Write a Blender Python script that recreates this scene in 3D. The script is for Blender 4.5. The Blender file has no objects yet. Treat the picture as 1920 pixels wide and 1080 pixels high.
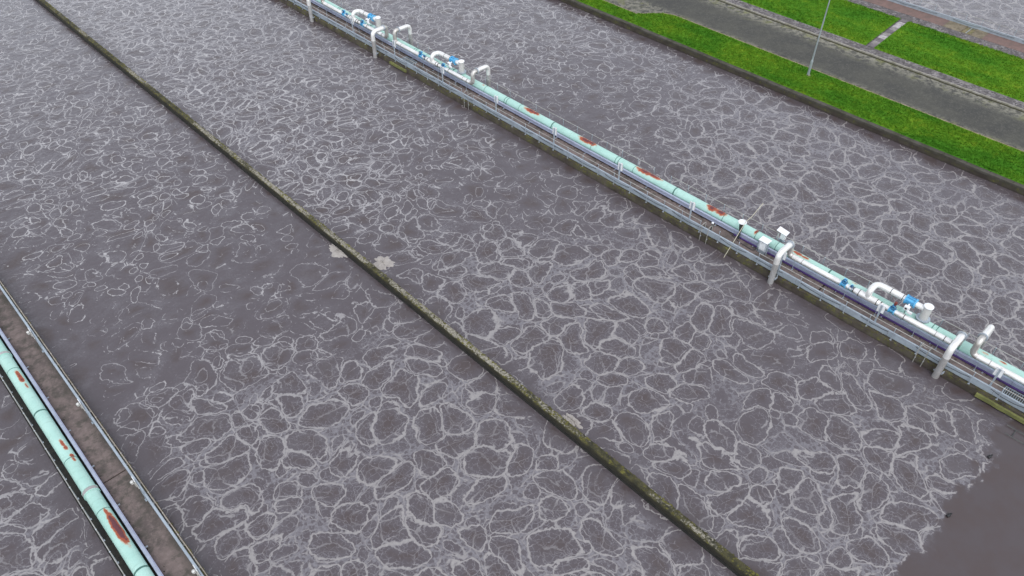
import bpy, math, random
import numpy as np
from mathutils import Vector
random.seed(7); rng = np.random.default_rng(11)
S = bpy.context.scene
col = S.collection

# ------------------------------------------------------------ camera, sky, sun
H = 36.0
PX_F, CX, CY = 1450.0, 960.0, 540.0            # focal length and centre in photo pixels
PITCH = math.atan2(1383.0, PX_F)               # below the horizon
YAW = math.atan2(1923.0, math.hypot(PX_F, 1383.0))   # to the right of the lanes (lanes run along +Y)
cam = bpy.data.cameras.new('camera'); cam.sensor_width = 36.0; cam.lens = 36.0 * PX_F / 1920.0
cam.clip_end = 6000.0; cam.clip_start = 0.5
cam_o = bpy.data.objects.new('camera', cam); col.objects.link(cam_o)
cam_o.location = (0, 0, H); cam_o.rotation_euler = (math.pi / 2 - PITCH, 0, -YAW)
S.camera = cam_o

world = bpy.data.worlds.new('World'); S.world = world; world.use_nodes = True
wn, wl = world.node_tree.nodes, world.node_tree.links
wn.clear()
sky = wn.new('ShaderNodeTexSky'); sky.sky_type = 'NISHITA'; sky.sun_disc = False
SUN_EL, SUN_AZ = math.radians(60), math.radians(208)
sky.sun_elevation = SUN_EL; sky.sun_rotation = SUN_AZ
sky.air_density = 1.0; sky.dust_density = 1.0; sky.ozone_density = 1.0
hsv = wn.new('ShaderNodeHueSaturation'); hsv.inputs['Saturation'].default_value = 0.31
bg = wn.new('ShaderNodeBackground'); bg.inputs['Strength'].default_value = 0.15
wo = wn.new('ShaderNodeOutputWorld')
wl.new(sky.outputs[0], hsv.inputs['Color']); wl.new(hsv.outputs[0], bg.inputs[0]); wl.new(bg.outputs[0], wo.inputs[0])
sun = bpy.data.lights.new('sun', 'SUN'); sun.energy = 0.5; sun.angle = math.radians(35); sun.color = (1.0, 0.98, 0.95)
sun_o = bpy.data.objects.new('sun', sun); col.objects.link(sun_o)
sd = Vector((math.sin(SUN_AZ) * math.cos(SUN_EL), math.cos(SUN_AZ) * math.cos(SUN_EL), math.sin(SUN_EL)))
sun_o.rotation_euler = sd.to_track_quat('Z', 'Y').to_euler(); sun_o.location = (0, 0, 60)
S.view_settings.view_transform = 'Standard'; S.view_settings.look = 'None'
S.view_settings.exposure = 1.0; S.view_settings.gamma = 1.0
S.render.resolution_x, S.render.resolution_y = 1024, 576

# ------------------------------------------------------------ pixel rays (positions come from the surface touched)
FW = np.array([math.sin(YAW) * math.cos(PITCH), math.cos(YAW) * math.cos(PITCH), -math.sin(PITCH)])
RT = np.array([math.cos(YAW), -math.sin(YAW), 0.0]); UP = np.cross(RT, FW)
def on_z(u, v, z=0.0):
    d = FW * PX_F + RT * (u - CX) - UP * (v - CY); t = (z - H) / d[2]
    return np.array([0, 0, H]) + t * d
def on_x(u, v, x):
    d = FW * PX_F + RT * (u - CX) - UP * (v - CY); t = x / d[0]
    return np.array([0, 0, H]) + t * d

# ------------------------------------------------------------ helpers: meshes
class MB:
    def __init__(self): self.v = []; self.f = []
    def box(self, x0, x1, y0, y1, z0, z1):
        b = len(self.v)
        self.v += [(x, y, z) for z in (z0, z1) for y in (y0, y1) for x in (x0, x1)]
        self.f += [tuple(b + i for i in q) for q in ((0,2,3,1),(4,5,7,6),(0,1,5,4),(2,6,7,3),(0,4,6,2),(1,3,7,5))]
        return self
    def bevel_box(self, x0, x1, y0, y1, z0, z1, c):
        b = len(self.v)
        for z, k in ((z0, 0), (z1 - c, 0), (z1, c)):
            self.v += [(x0+k,y0+k,z),(x1-k,y0+k,z),(x1-k,y1-k,z),(x0+k,y1-k,z)]
        self.f.append((b+3,b+2,b+1,b))
        for L in (0, 4):
            for i in range(4):
                j = (i+1) % 4; self.f.append((b+L+i, b+L+j, b+L+4+j, b+L+4+i))
        self.f.append((b+8,b+9,b+10,b+11))
        return self
    def cyl(self, p0, p1, r0, r1=None, n=12, caps=True):
        r1 = r0 if r1 is None else r1
        p0, p1 = Vector(p0), Vector(p1); d = (p1 - p0).normalized()
        a = d.orthogonal().normalized(); c = d.cross(a); b = len(self.v)
        for p, r in ((p0, r0), (p1, r1)):
            for i in range(n):
                t = 2*math.pi*i/n; self.v.append(tuple(p + (a*math.cos(t) + c*math.sin(t))*r))
        for i in range(n):
            j = (i+1) % n; self.f.append((b+i, b+j, b+n+j, b+n+i))
        if caps:
            self.f.append(tuple(b+i for i in reversed(range(n)))); self.f.append(tuple(b+n+i for i in range(n)))
        return self
    def tube(self, pts, r, n=12, caps=True):
        pts = [Vector(p) for p in pts]; b = len(self.v); a = None; m = len(pts)
        for k, p in enumerate(pts):
            t = (pts[min(k+1, m-1)] - pts[max(k-1, 0)]).normalized()
            a = t.orthogonal().normalized() if a is None else (a - t * a.dot(t)).normalized()
            c = t.cross(a); rr = r[k] if isinstance(r, (list, tuple)) else r
            for i in range(n):
                q = 2*math.pi*i/n; self.v.append(tuple(p + (a*math.cos(q) + c*math.sin(q))*rr))
        for k in range(m-1):
            for i in range(n):
                j = (i+1) % n; o = b + k*n; self.f.append((o+i, o+j, o+n+j, o+n+i))
        if caps:
            self.f.append(tuple(b+i for i in reversed(range(n)))); self.f.append(tuple(b+(m-1)*n+i for i in range(n)))
        return self
    def torus(self, c, ax, R, r, n=20, k=6):
        ax = Vector(ax).normalized(); a = ax.orthogonal().normalized(); d = ax.cross(a); c = Vector(c); b = len(self.v)
        for i in range(n):
            t = 2*math.pi*i/n; e = a*math.cos(t) + d*math.sin(t)
            for j in range(k):
                s = 2*math.pi*j/k; self.v.append(tuple(c + e*(R + r*math.cos(s)) + ax*r*math.sin(s)))
        for i in range(n):
            for j in range(k):
                self.f.append((b+i*k+j, b+((i+1)%n)*k+j, b+((i+1)%n)*k+(j+1)%k, b+i*k+(j+1)%k))
        return self
    def blob(self, c, rx, ry, rz, n=7, rings=4, jit=.25):
        b = len(self.v)
        for i in range(rings):
            t = (i + .5) / rings * math.pi / 2
            for j in range(n):
                q = 2*math.pi*(j + random.random()*.5)/n; k = 1 + random.uniform(-jit, jit)
                self.v.append((c[0]+rx*math.cos(t)*math.cos(q)*k, c[1]+ry*math.cos(t)*math.sin(q)*k, c[2]+rz*math.sin(t)*k))
        for i in range(rings-1):
            for j in range(n):
                self.f.append((b+i*n+j, b+i*n+(j+1)%n, b+(i+1)*n+(j+1)%n, b+(i+1)*n+j))
        self.f.append(tuple(b+(rings-1)*n+j for j in range(n)))
        return self
def fillet(pts, R, n=7):
    pts = [Vector(p) for p in pts]; out = [pts[0]]
    for k in range(1, len(pts)-1):
        a = (pts[k-1]-pts[k]); c = (pts[k+1]-pts[k]); la, lc = a.length, c.length
        a.normalize(); c.normalize(); ang = a.angle(c); d = min(R / math.tan(ang/2), la*.49 if k > 1 else la*.98, lc*.49 if k < len(pts)-2 else lc*.98)
        p0, p1 = pts[k]+a*d, pts[k]+c*d
        for i in range(n+1):
            t = i/n; out.append(p0*(1-t)**2 + pts[k]*2*t*(1-t) + p1*t*t)
    out.append(pts[-1]); return out
def mesh_of(mb, m, smooth=True, name='m'):
    me = bpy.data.meshes.new(name); me.from_pydata([tuple(p) for p in mb.v], [], mb.f); me.materials.append(m)
    if smooth:
        me.polygons.foreach_set('use_smooth', [True]*len(me.polygons)); me.set_sharp_from_angle(angle=math.radians(38))
    me.update(); return me
def base_of(p):                                        # where a parent stands in the world
    v = Vector((0,0,0))
    while p: v += p.location; p = p.parent
    return v
def obj(name, mb, m, parent=None, smooth=True):
    me = mb if isinstance(mb, bpy.types.Mesh) else mesh_of(mb, m, smooth, name)
    o = bpy.data.objects.new(name, me); col.objects.link(o)
    if parent: o.parent = parent; o.location = -base_of(parent)
    return o
def part(name, me, parent, loc=(0,0,0)):
    o = bpy.data.objects.new(name, me); col.objects.link(o); o.parent = parent; o.location = Vector(loc) - base_of(parent); return o
def tag(o, label=None, cat=None, group=None, kind=None):
    if label: o['label'] = label
    if cat: o['category'] = cat
    if group: o['group'] = group
    if kind: o['kind'] = kind
    return o
def thing(name, label, cat, loc=(0,0,0), group=None):
    o = bpy.data.objects.new(name, None); col.objects.link(o); o.location = loc; o.empty_display_size = .2
    return tag(o, label, cat, group)
def struct(name, mb, m, smooth=False): return tag(obj(name, mb, m, None, smooth), kind='structure')

# ------------------------------------------------------------ helpers: materials
class NT:
    def __init__(s, name):
        s.m = bpy.data.materials.new(name); s.m.use_nodes = True; s.t = s.m.node_tree; s.t.nodes.clear()
        s.out = s.t.nodes.new('ShaderNodeOutputMaterial'); s.b = s.t.nodes.new('ShaderNodeBsdfPrincipled')
        s.t.links.new(s.b.outputs[0], s.out.inputs[0])
        s.pos = s.t.nodes.new('ShaderNodeNewGeometry').outputs['Position']
    def set(s, sock, val):
        if isinstance(val, bpy.types.NodeSocket): s.t.links.new(val, sock)
        else: sock.default_value = val
    def math(s, op, a, b=0.0, c=None, clamp=False):
        n = s.t.nodes.new('ShaderNodeMath'); n.operation = op; n.use_clamp = clamp
        s.set(n.inputs[0], a); s.set(n.inputs[1], b)
        if c is not None: s.set(n.inputs[2], c)
        return n.outputs[0]
    def vmath(s, op, a, b=None, scale=None):
        n = s.t.nodes.new('ShaderNodeVectorMath'); n.operation = op; s.set(n.inputs[0], a)
        if b is not None: s.set(n.inputs[1], b)
        if scale is not None: s.set(n.inputs['Scale'], scale)
        return n.outputs['Vector']
    def noise(s, v, scale, detail=2, rough=.5, color=False, dist=0.0):
        n = s.t.nodes.new('ShaderNodeTexNoise'); s.set(n.inputs['Vector'], v); n.inputs['Scale'].default_value = scale
        n.inputs['Detail'].default_value = detail; n.inputs['Roughness'].default_value = rough; n.inputs['Distortion'].default_value = dist
        return n.outputs['Color' if color else 0]
    def voro(s, v, scale, feature='DISTANCE_TO_EDGE', rand=1.0, out='Distance'):
        n = s.t.nodes.new('ShaderNodeTexVoronoi'); n.voronoi_dimensions = '2D'; n.feature = feature
        s.set(n.inputs['Vector'], v); n.inputs['Scale'].default_value = scale; n.inputs['Randomness'].default_value = rand
        return n.outputs[out]
    def ramp(s, x, a, b, lo=0.0, hi=1.0):
        n = s.t.nodes.new('ShaderNodeMapRange'); n.interpolation_type = 'SMOOTHSTEP'
        s.set(n.inputs['Value'], x); s.set(n.inputs['From Min'], a); s.set(n.inputs['From Max'], b)
        s.set(n.inputs['To Min'], lo); s.set(n.inputs['To Max'], hi); return n.outputs['Result']
    def mix(s, f, a, b):
        n = s.t.nodes.new('ShaderNodeMix'); n.data_type = 'RGBA'; s.set(n.inputs[0], f)
        for k, c in ((6, a), (7, b)):
            s.set(n.inputs[k], c if isinstance(c, bpy.types.NodeSocket) else (*c, 1.0))
        return n.outputs[2]
    def attr(s, name):
        n = s.t.nodes.new('ShaderNodeAttribute'); n.attribute_name = name; return n.outputs['Fac']
    def sep(s, v):
        n = s.t.nodes.new('ShaderNodeSeparateXYZ'); s.set(n.inputs[0], v); return n.outputs
    def bump(s, h, strength, dist):
        n = s.t.nodes.new('ShaderNodeBump'); s.set(n.inputs['Height'], h); n.inputs['Strength'].default_value = strength
        n.inputs['Distance'].default_value = dist; s.t.links.new(n.outputs[0], s.b.inputs['Normal'])
    def fin(s, color=None, rough=None, metal=None, spec=None):
        for k, v in (('Base Color', color), ('Roughness', rough), ('Metallic', metal), ('Specular IOR Level', spec)):
            if v is not None:
                s.set(s.b.inputs[k], (*v, 1.0) if isinstance(v, tuple) else v)
        return s.m

def wear_mat(name, base, dark, scale=1.2, rough=.6, metal=0.0, amount=.5, fine=9.0, bump=.0):
    n = NT(name); a = n.noise(n.pos, scale, 5, .6); f = n.noise(n.pos, fine, 4, .6)
    k = n.math('MULTIPLY', n.ramp(n.math('ADD', a, n.math('MULTIPLY', f, .35)), .5, .85), amount)
    if bump: n.bump(f, bump, .02)
    return n.fin(n.mix(k, base, dark), n.math('ADD', rough, n.math('MULTIPLY', f, .12)), metal)

# water: brown aerated liquor with a lace of foam; 'foam' = how much foam drifts at each place
def water_mat():
    n = NT('water'); p = n.pos; D = n.attr('foam'); X = n.math
    yx = n.sep(p)
    wc = n.noise(p, .26, 1, .5, True); wm = n.noise(p, 1.1, 2, .55, True); wf = n.noise(p, 4.2, 3, .6, True)
    cen = lambda c, k: n.vmath('SCALE', n.vmath('SUBTRACT', c, (.5,.5,.5)), scale=k)
    w1, w2, w3 = cen(wc, 3.2), cen(wm, .66), cen(wf, .26)
    base = n.vmath('ADD', n.vmath('ADD', p, w1), w3)
    q1 = n.vmath('ADD', base, w2)
    q2 = n.vmath('ADD', n.vmath('ADD', base, n.vmath('SCALE', w2, scale=.7)), (17.3, 5.1, 0))
    q3 = n.vmath('ADD', n.vmath('ADD', p, w3), (3.3, 51.7, 0))
    nm = n.sep(wm); nf = n.sep(wf)
    nA = n.noise(p, .55, 4, .6)                      # patchiness
    nB = n.noise(p, 1.9, 4, .62)
    nF = n.noise(p, 7.5, 4, .68)                     # froth grain
    # calm water beyond the last diffusers
    cal = X('ADD', X('MULTIPLY', X('SUBTRACT', n.noise(n.vmath('ADD', p, (4.1, 0, 0)), .40, 2, .5), .5), 4.2), X('MULTIPLY', X('SUBTRACT', nB, .5), 1.6))
    live = n.ramp(X('ADD', yx[1], cal), -.70, -.15)
    Dm = X('MULTIPLY', X('ADD', D, X('MULTIPLY', X('SUBTRACT', nA, .5), .55)), live, clamp=True)
    def cells(q, scale, r0, r1):
        f1 = n.t.nodes.new('ShaderNodeTexVoronoi'); f1.voronoi_dimensions = '2D'; n.set(f1.inputs['Vector'], q); f1.inputs['Scale'].default_value = scale; f1.inputs['Randomness'].default_value = .92
        e = n.voro(q, scale, rand=.92); c = n.sep(f1.outputs['Color'])
        R = X('MULTIPLY_ADD', c[0], r1-r0, r0)
        return X('SMOOTH_MIN', X('SUBTRACT', R, f1.outputs['Distance']), e, .22), c, e
    s1, c1, e1 = cells(q1, .50, .38, .64)
    s2, c2, e2 = cells(q2, .86, .30, .58)
    s3, c3, e3 = cells(q3, 2.8, .30, .60)
    # the boils' own outlines: strong rims, broken where there is little foam
    t1 = X('MULTIPLY_ADD', Dm, n.ramp(nB, .34, .72, .008, .060), .013)
    rim = n.ramp(X('ABSOLUTE', X('SUBTRACT', s1, .012)), X('MULTIPLY', t1, .25), t1, 1.0, 0.0)
    vis = n.ramp(X('ADD', c1[1], X('MULTIPLY', X('SUBTRACT', nB, .5), 2.6)), X('MULTIPLY_ADD', Dm, 1.55, -.22), X('MULTIPLY_ADD', Dm, 1.55, .06), 1.0, 0.0)
    far = n.ramp(yx[1], 20, 46)                       # smaller, crowded boils over the denser diffusers further on
    rim = X('MULTIPLY', X('MULTIPLY', rim, vis), X('MULTIPLY_ADD', far, -.45, 1.0))
    t2 = n.ramp(nm[0], .34, .68, .016, .080)
    br2 = n.ramp(X('ADD', nA, X('MULTIPLY', X('SUBTRACT', nm[2], .5), .9)), X('MULTIPLY_ADD', Dm, -.40, .72), X('MULTIPLY_ADD', Dm, -.40, .86))
    rim2 = X('MULTIPLY', n.ramp(e2, X('MULTIPLY', t2, .15), t2, 1.0, 0.0), X('MULTIPLY', br2, n.ramp(s1, .0, .30, .95, .55)))
    v2 = X('MULTIPLY_ADD', Dm, X('MULTIPLY_ADD', far, .75, .80), X('MULTIPLY_ADD', far, .04, -.16))
    ring2 = X('MULTIPLY', n.ramp(X('ABSOLUTE', X('SUBTRACT', s2, .015)), .008, X('MULTIPLY_ADD', Dm, n.ramp(nB, .34, .72, .012, .070), .020), .95, 0.0), n.ramp(X('ADD', c2[1], X('MULTIPLY', X('SUBTRACT', nB, .5), 2.2)), X('SUBTRACT', v2, .12), X('ADD', v2, .10), 1.0, 0.0))
    rim2 = X('MAXIMUM', rim2, X('MULTIPLY', ring2, X('MAXIMUM', far, n.ramp(s1, .02, .16, 1.0, .38))))
    # froth lying between the boils, itself holed by smaller boils
    out1 = n.ramp(s1, -.05, .05, 1.0, 0.0); out2 = n.ramp(s2, -.02, .10, 1.0, 0.0); out3 = n.ramp(s3, .02, .14, 1.0, .22)
    froth = X('MULTIPLY', X('MULTIPLY', out1, out2), out3)
    froth = X('MULTIPLY', froth, X('MULTIPLY', n.ramp(Dm, .42, .95), n.ramp(nF, .30, .62, .35, .92)))
    lace = X('MULTIPLY', n.ramp(e3, .015, .085, .75, 0.0), X('MULTIPLY', n.ramp(X('ADD', nB, X('MULTIPLY', nF, .5)), X('MULTIPLY_ADD', Dm, -.34, .99), X('MULTIPLY_ADD', Dm, -.34, 1.12)), n.ramp(s1, -.05, .35, 1.0, .35)))
    # hair veins branching inside the boils, and milk
    q4 = n.vmath('ADD', n.vmath('ADD', p, n.vmath('SCALE', w2, scale=.6)), n.vmath('SCALE', w3, scale=1.5))
    e4 = n.voro(q4, 2.3); tv = n.ramp(nf[0], .34, .64, .004, .065)
    veins = X('MULTIPLY', n.ramp(e4, 0.0, tv, .80, 0.0), n.ramp(nm[1], X('MULTIPLY_ADD', Dm, -.46, .74), X('MULTIPLY_ADD', Dm, -.46, .88)))
    milk = X('MULTIPLY', n.ramp(X('ADD', X('MULTIPLY', nA, .6), X('MULTIPLY', nF, .4)), .47, .66), n.ramp(s1, -.1, .25, .34, .16))
    f = X('MAXIMUM', X('MAXIMUM', rim, rim2), X('MAXIMUM', froth, lace))
    f = X('MAXIMUM', f, veins)
    f = X('MULTIPLY', f, n.ramp(nF, .28, .66, .68, 1.0))
    f = X('MULTIPLY', X('MAXIMUM', f, milk), live)
    wat = n.mix(n.ramp(nA, .38, .62), WATER_A, WATER_B)
    wat = n.mix(X('MULTIPLY', live, n.ramp(s1, .10, .40, .85, .1)), wat, WATER_M)
    c = n.mix(f, wat, n.mix(X('MAXIMUM', rim, X('MULTIPLY', rim2, .85)), FROTH, n.mix(far, FOAM, FOAM_SKY_SHEEN)))  # far foam is paler: grazing sky reflection painted into its colour
    rough = X('ADD', X('MULTIPLY', live, .18), X('MULTIPLY_ADD', f, .22, .03))
    bmp = n.t.nodes.new('ShaderNodeBump'); bmp.inputs['Distance'].default_value = .10
    n.set(bmp.inputs['Height'], n.noise(p, 1.7, 3, .6)); n.set(bmp.inputs['Strength'], X('MULTIPLY_ADD', live, .55, .012))
    n.t.links.new(bmp.outputs[0], n.b.inputs['Normal'])
    n.b.inputs['IOR'].default_value = 1.56
    return n.fin(c, rough, None, X('MULTIPLY_ADD', f, .5, .5))
WATER_A = (.068, .050, .048); WATER_B = (.071, .056, .057); WATER_M = (.086, .073, .080); FOAM = (.280, .258, .248); FOAM_SKY_SHEEN = (.47, .45, .44); FROTH = (.172, .160, .172)
M = {}
M['water'] = water_mat()

def moss_wall_mat():                                   # wet concrete under moss: dark brown, olive and yellow patches
    n = NT('mossy_concrete'); z = n.sep(n.pos)[2]
    a = n.noise(n.pos, 1.1, 5, .62); b = n.noise(n.pos, 4.5, 5, .65); c3 = n.noise(n.pos, 14, 4, .6)
    k = n.mix(n.ramp(a, .35, .65), (.040, .031, .023), (.075, .062, .047))
    k = n.mix(n.math('MULTIPLY', n.ramp(n.math('ADD', n.math('MULTIPLY', b, .6), n.math('MULTIPLY', a, .4)), .47, .60), .8), k, (.052, .052, .016))
    k = n.mix(n.math('MULTIPLY', n.ramp(n.math('ADD', b, n.math('MULTIPLY', a, .5)), .84, .98), .85), k, (.150, .145, .028))
    k = n.mix(n.ramp(n.math('ADD', z, n.math('MULTIPLY', a, .25)), .16, .30, .75, 0.0), k, (.030, .022, .018))   # tide line stain
    n.bump(c3, .6, .03)
    return n.fin(k, .85)
M['moss_wall'] = moss_wall_mat()
def lichen_mat():                                      # top of the dividing wall: pale lichen crust broken by moss
    n = NT('lichen_concrete'); p = n.pos
    st = n.vmath('MULTIPLY', p, (1, .35, 1))
    a = n.noise(st, .55, 3, .6); b = n.noise(p, 7.0, 5, .7); c3 = n.noise(p, 16, 4, .7)
    nx = n.sep(n.t.nodes.new('ShaderNodeNewGeometry').outputs['Normal'])
    mossc = n.mix(n.ramp(n.noise(p, 2.2, 4, .6), .38, .62), (.022, .021, .008), (.060, .054, .020))
    crust = n.mix(n.ramp(b, .35, .6), (.15, .135, .10), (.31, .285, .23))
    yy = n.sep(p)[1]; zone = n.math('MULTIPLY', n.ramp(yy, 10, 22), n.ramp(yy, 62, 45))
    amt = n.ramp(n.math('ADD', n.math('MULTIPLY_ADD', zone, .20, -.13), n.math('ADD', n.math('MULTIPLY', a, 1.1), n.math('MULTIPLY', b, .55))), .76, .90)
    k = n.mix(n.math('MULTIPLY', amt, n.ramp(nx[2], .5, .9)), mossc, crust)
    k = n.mix(n.ramp(c3, .54, .62, 0.0, .85), k, (.018, .016, .009))
    k = n.mix(n.ramp(n.math('ADD', n.sep(p)[2], n.math('MULTIPLY', n.math('SUBTRACT', b, .5), .25)), .40, .54, .9, 0.0), k, (.016, .014, .008))
    n.bump(n.math('ADD', b, c3), .8, .04)
    return n.fin(k, .9)
M['lichen'] = lichen_mat()
def deck_mat():
    n = NT('deck_concrete'); p = n.pos
    a = n.noise(p, .7, 5, .62); b = n.noise(p, 5.0, 6, .7); c3 = n.noise(p, 22, 3, .6)
    k = n.mix(n.ramp(a, .34, .66), (.098, .078, .072), (.180, .140, .128))
    k = n.mix(n.math('MULTIPLY', n.ramp(b, .45, .7), .65), k, (.225, .176, .162))
    k = n.mix(n.math('MULTIPLY', n.ramp(n.noise(p, 1.5, 5, .68), .46, .66), .8), k, (.058, .054, .043))
    k = n.mix(n.ramp(c3, .66, .72, 0, .7), k, (.04, .035, .03))
    # patchy darker band along the rail side of the slabs
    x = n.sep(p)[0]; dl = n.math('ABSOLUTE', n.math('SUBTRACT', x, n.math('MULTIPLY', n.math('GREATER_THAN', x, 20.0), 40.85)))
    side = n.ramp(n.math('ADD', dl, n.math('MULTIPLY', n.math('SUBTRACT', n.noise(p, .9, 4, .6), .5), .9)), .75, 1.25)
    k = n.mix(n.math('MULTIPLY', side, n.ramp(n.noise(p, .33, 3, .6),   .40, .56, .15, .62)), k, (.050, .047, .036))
    n.bump(b, .3, .02); return n.fin(k, .88)
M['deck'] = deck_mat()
M['grime'] = wear_mat('black_grime', (.008, .008, .007), (.035, .033, .024), 3.0, .9, 0, .45, 12, .5)
M['galv'] = wear_mat('galvanised_steel', (.42, .48, .53), (.28, .32, .36), 1.5, .42, .35, .6, 8)
M['galv_light'] = wear_mat('bright_galvanised', (.42, .465, .51), (.29, .31, .345), 2.0, .4, .35, .5, 8)
M['rail'] = wear_mat('weathered_rail', (.42, .41, .385), (.26, .245, .22), 2.5, .5, .3, .7, 14)
M['rail_rust'] = wear_mat('brown_weathered_rail', (.36, .31, .26), (.22, .18, .14), 2.5, .6, .2, .7, 14)
M['duct'] = wear_mat('blue_grey_duct', (.38, .42, .51), (.26, .285, .36), 1.3, .5, .1, .7, 7)
M['lavender'] = wear_mat('lavender_trim', (.42, .44, .58), (.27, .27, .40), 2.0, .5, .1, .6, 9)
M['purple'] = wear_mat('purple_conduit', (.085, .040, .19), (.045, .024, .10), 2.0, .55, 0, .6, 9)
M['steel'] = wear_mat('bright_pipe_cladding', (.86, .85, .83), (.62, .59, .55), 1.5, .34, .45, .5, 7)
M['steel_elbow'] = wear_mat('brushed_steel_elbow', (.62, .60, .57), (.40, .36, .32), 2.5, .35, .7, .6, 9)
M['downpipe'] = wear_mat('dull_steel_downpipe', (.46, .455, .45), (.33, .31, .29), 1.2, .45, .45, .7, 8)
M['band'] = wear_mat('dark_clamp', (.06, .06, .06), (.12, .11, .1), 3, .5, .2)
M['blue'] = wear_mat('blue_valve_enamel', (.045, .26, .52), (.03, .15, .33), 4, .4, 0, .6, 12)
M['blue_light'] = wear_mat('sky_blue_enamel', (.10, .42, .68), (.06, .27, .48), 4, .4, 0, .6, 12)
M['navy'] = wear_mat('navy_handwheel', (.012, .03, .12), (.03, .05, .12), 4, .4)
M['red'] = wear_mat('dull_red_paint', (.17, .03, .02), (.10, .03, .02), 4, .5)
M['white'] = wear_mat('white_housing', (.84, .85, .86), (.58, .58, .57), 2, .4, 0, .5, 8)
M['offwhite'] = wear_mat('offwhite_cowl', (.56, .555, .53), (.50, .48, .45), 2, .45, .2, .5, 8)
M['panel'] = wear_mat('pale_blue_grey_panel', (.50, .54, .58), (.38, .41, .44), 2, .45)
M['black'] = wear_mat('black_rubber', (.010, .010, .011), (.03, .03, .03), 6, .55)
M['cable'] = wear_mat('black_cable', (.018, .018, .02), (.04, .04, .045), 6, .5)
M['dark_cone'] = wear_mat('dark_post_plastic', (.05, .06, .055), (.03, .035, .03), 6, .5)
M['pole'] = wear_mat('pale_wooden_pole', (.54, .51, .40), (.40, .36, .26), 3, .6)
M['yellowgreen'] = wear_mat('yellow_green_slime', (.175, .18, .055), (.085, .09, .03), 1.4, .75, 0, .7, 8)
M['lamp_col'] = wear_mat('lamp_column_galv', (.36, .40, .42), (.26, .29, .30), 1.0, .45, .4)
M['moss'] = wear_mat('moss', (.034, .030, .012), (.14, .13, .026), 1.1, .95, 0, .85, 5)
M['dirt'] = wear_mat('black_moss_tuft', (.016, .014, .008), (.045, .042, .012), 4, .95)
M['foam_solid'] = wear_mat('stiff_scum_foam', (.38, .35, .32), (.25, .225, .21), 2.6, .8, 0, .7, 11, .6)

def green_mat():
    n = NT('mint_green_paint'); r = n.attr('rust'); p = n.pos
    a = n.noise(p, .5, 4, .6); b = n.noise(p, 5, 5, .65)
    k = n.mix(n.ramp(a, .3, .7), (.335, .550, .480), (.405, .620, .550))
    k = n.mix(n.math('MULTIPLY', n.ramp(b, .52, .75), .35), k, (.27, .46, .385))
    st = n.noise(n.vmath('MULTIPLY', p, (1.2, 7.0, 1.2)), 1.0, 4, .65)
    k = n.mix(n.ramp(st, .54, .74, 0, .4), k, (.22, .34, .28))
    rr = n.math('ADD', r, n.math('MULTIPLY', n.math('SUBTRACT', n.noise(p, 3.2, 6, .72), .5), 1.15))
    k = n.mix(n.ramp(rr, .22, .50, 0, .7), k, (.50, .31, .19))
    k = n.mix(n.ramp(rr, .38, .64), k, (.30, .070, .032))
    k = n.mix(n.ramp(rr, .82, 1.05), k, (.115, .035, .040))
    return n.fin(k, n.ramp(rr, .44, .54, .38, .8))
M['green'] = green_mat()
M['green_dark'] = wear_mat('dark_green_seam', (.05, .13, .11), (.09, .22, .18), 4, .5)
M['rust'] = wear_mat('rust_ring', (.15, .05, .025), (.09, .04, .03), 6, .85)

def grass_mat(name, soil=.0):
    n = NT(name); p = n.pos
    a = n.noise(n.vmath('MULTIPLY', p, (1, .45, 1)), .30, 4, .6); b = n.noise(p, 1.6, 5, .65); c3 = n.noise(p, 9, 4, .7)
    k = n.mix(n.ramp(a, .36, .64), (.052, .165, .013), (.100, .215, .015))
    k = n.mix(n.math('MULTIPLY', n.ramp(n.math('ADD', b, n.math('MULTIPLY', a, .6)), .80, 1.10), .7), k, (.185, .260, .020))
    k = n.mix(n.math('MULTIPLY', n.ramp(c3, .5, .7), .5), k, (.034, .118, .010))
    n.bump(c3, .8, .05); return n.fin(k, .95, None, .04)
M['grass'] = grass_mat('lawn_grass')
def asphalt_mat():
    n = NT('mossy_asphalt'); p = n.pos; x = n.sep(p)[0]
    a = n.noise(p, .35, 4, .6); b = n.noise(p, 7, 5, .75); c3 = n.noise(p, 2.0, 5, .65)
    k = n.mix(n.ramp(a, .35, .65), (.040, .039, .035), (.058, .056, .046))
    k = n.mix(n.ramp(n.noise(p, 2.6, 5, .75), .46, .66, 0, .6), k, (.086, .084, .068))
    k = n.mix(n.ramp(b, .50, .72, 0, .75), k, (.115, .112, .092))
    # grit and moss gathered along both edges
    e = n.math('ADD', n.ramp(x, 71.0, 73.1), n.math('MULTIPLY', n.ramp(x, 67.9, 66.7), .75))
    k = n.mix(n.math('MULTIPLY', n.math('MULTIPLY', e, n.ramp(n.math('ADD', c3, n.math('MULTIPLY', b, .4)), .58, .82)), .75), k, (.27, .255, .20))
    k = n.mix(n.math('MULTIPLY', n.math('MULTIPLY', e, n.ramp(n.noise(p, .8, 4, .6), .52, .70)), .75), k, (.14, .145, .045))
    n.bump(b, .4, .02); return n.fin(k, .9)
M['asphalt'] = asphalt_mat()
def gravel_mat():
    n = NT('stone_chippings'); p = n.pos
    n2 = n.voro(p, 5.5, 'F1', 1.0, 'Color'); v = n.sep(n2)[0]; e = n.voro(p, 5.5)
    k = n.mix(v, (.050, .043, .045), (.25, .23, .225)); k = n.mix(n.ramp(e, .0, .12, .8, 0), k, (.07, .06, .055))
    k = n.mix(n.ramp(n.noise(p, .8, 5, .7), .42, .62, 0, .75), k, (.075, .065, .064))
    n.bump(e, .8, .03); return n.fin(k, .9)
M['gravel'] = gravel_mat()
M['kerb'] = wear_mat('kerb_concrete', (.30, .28, .25), (.17, .16, .11), 1.4, .85, 0, .85, 9, .3)
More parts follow.
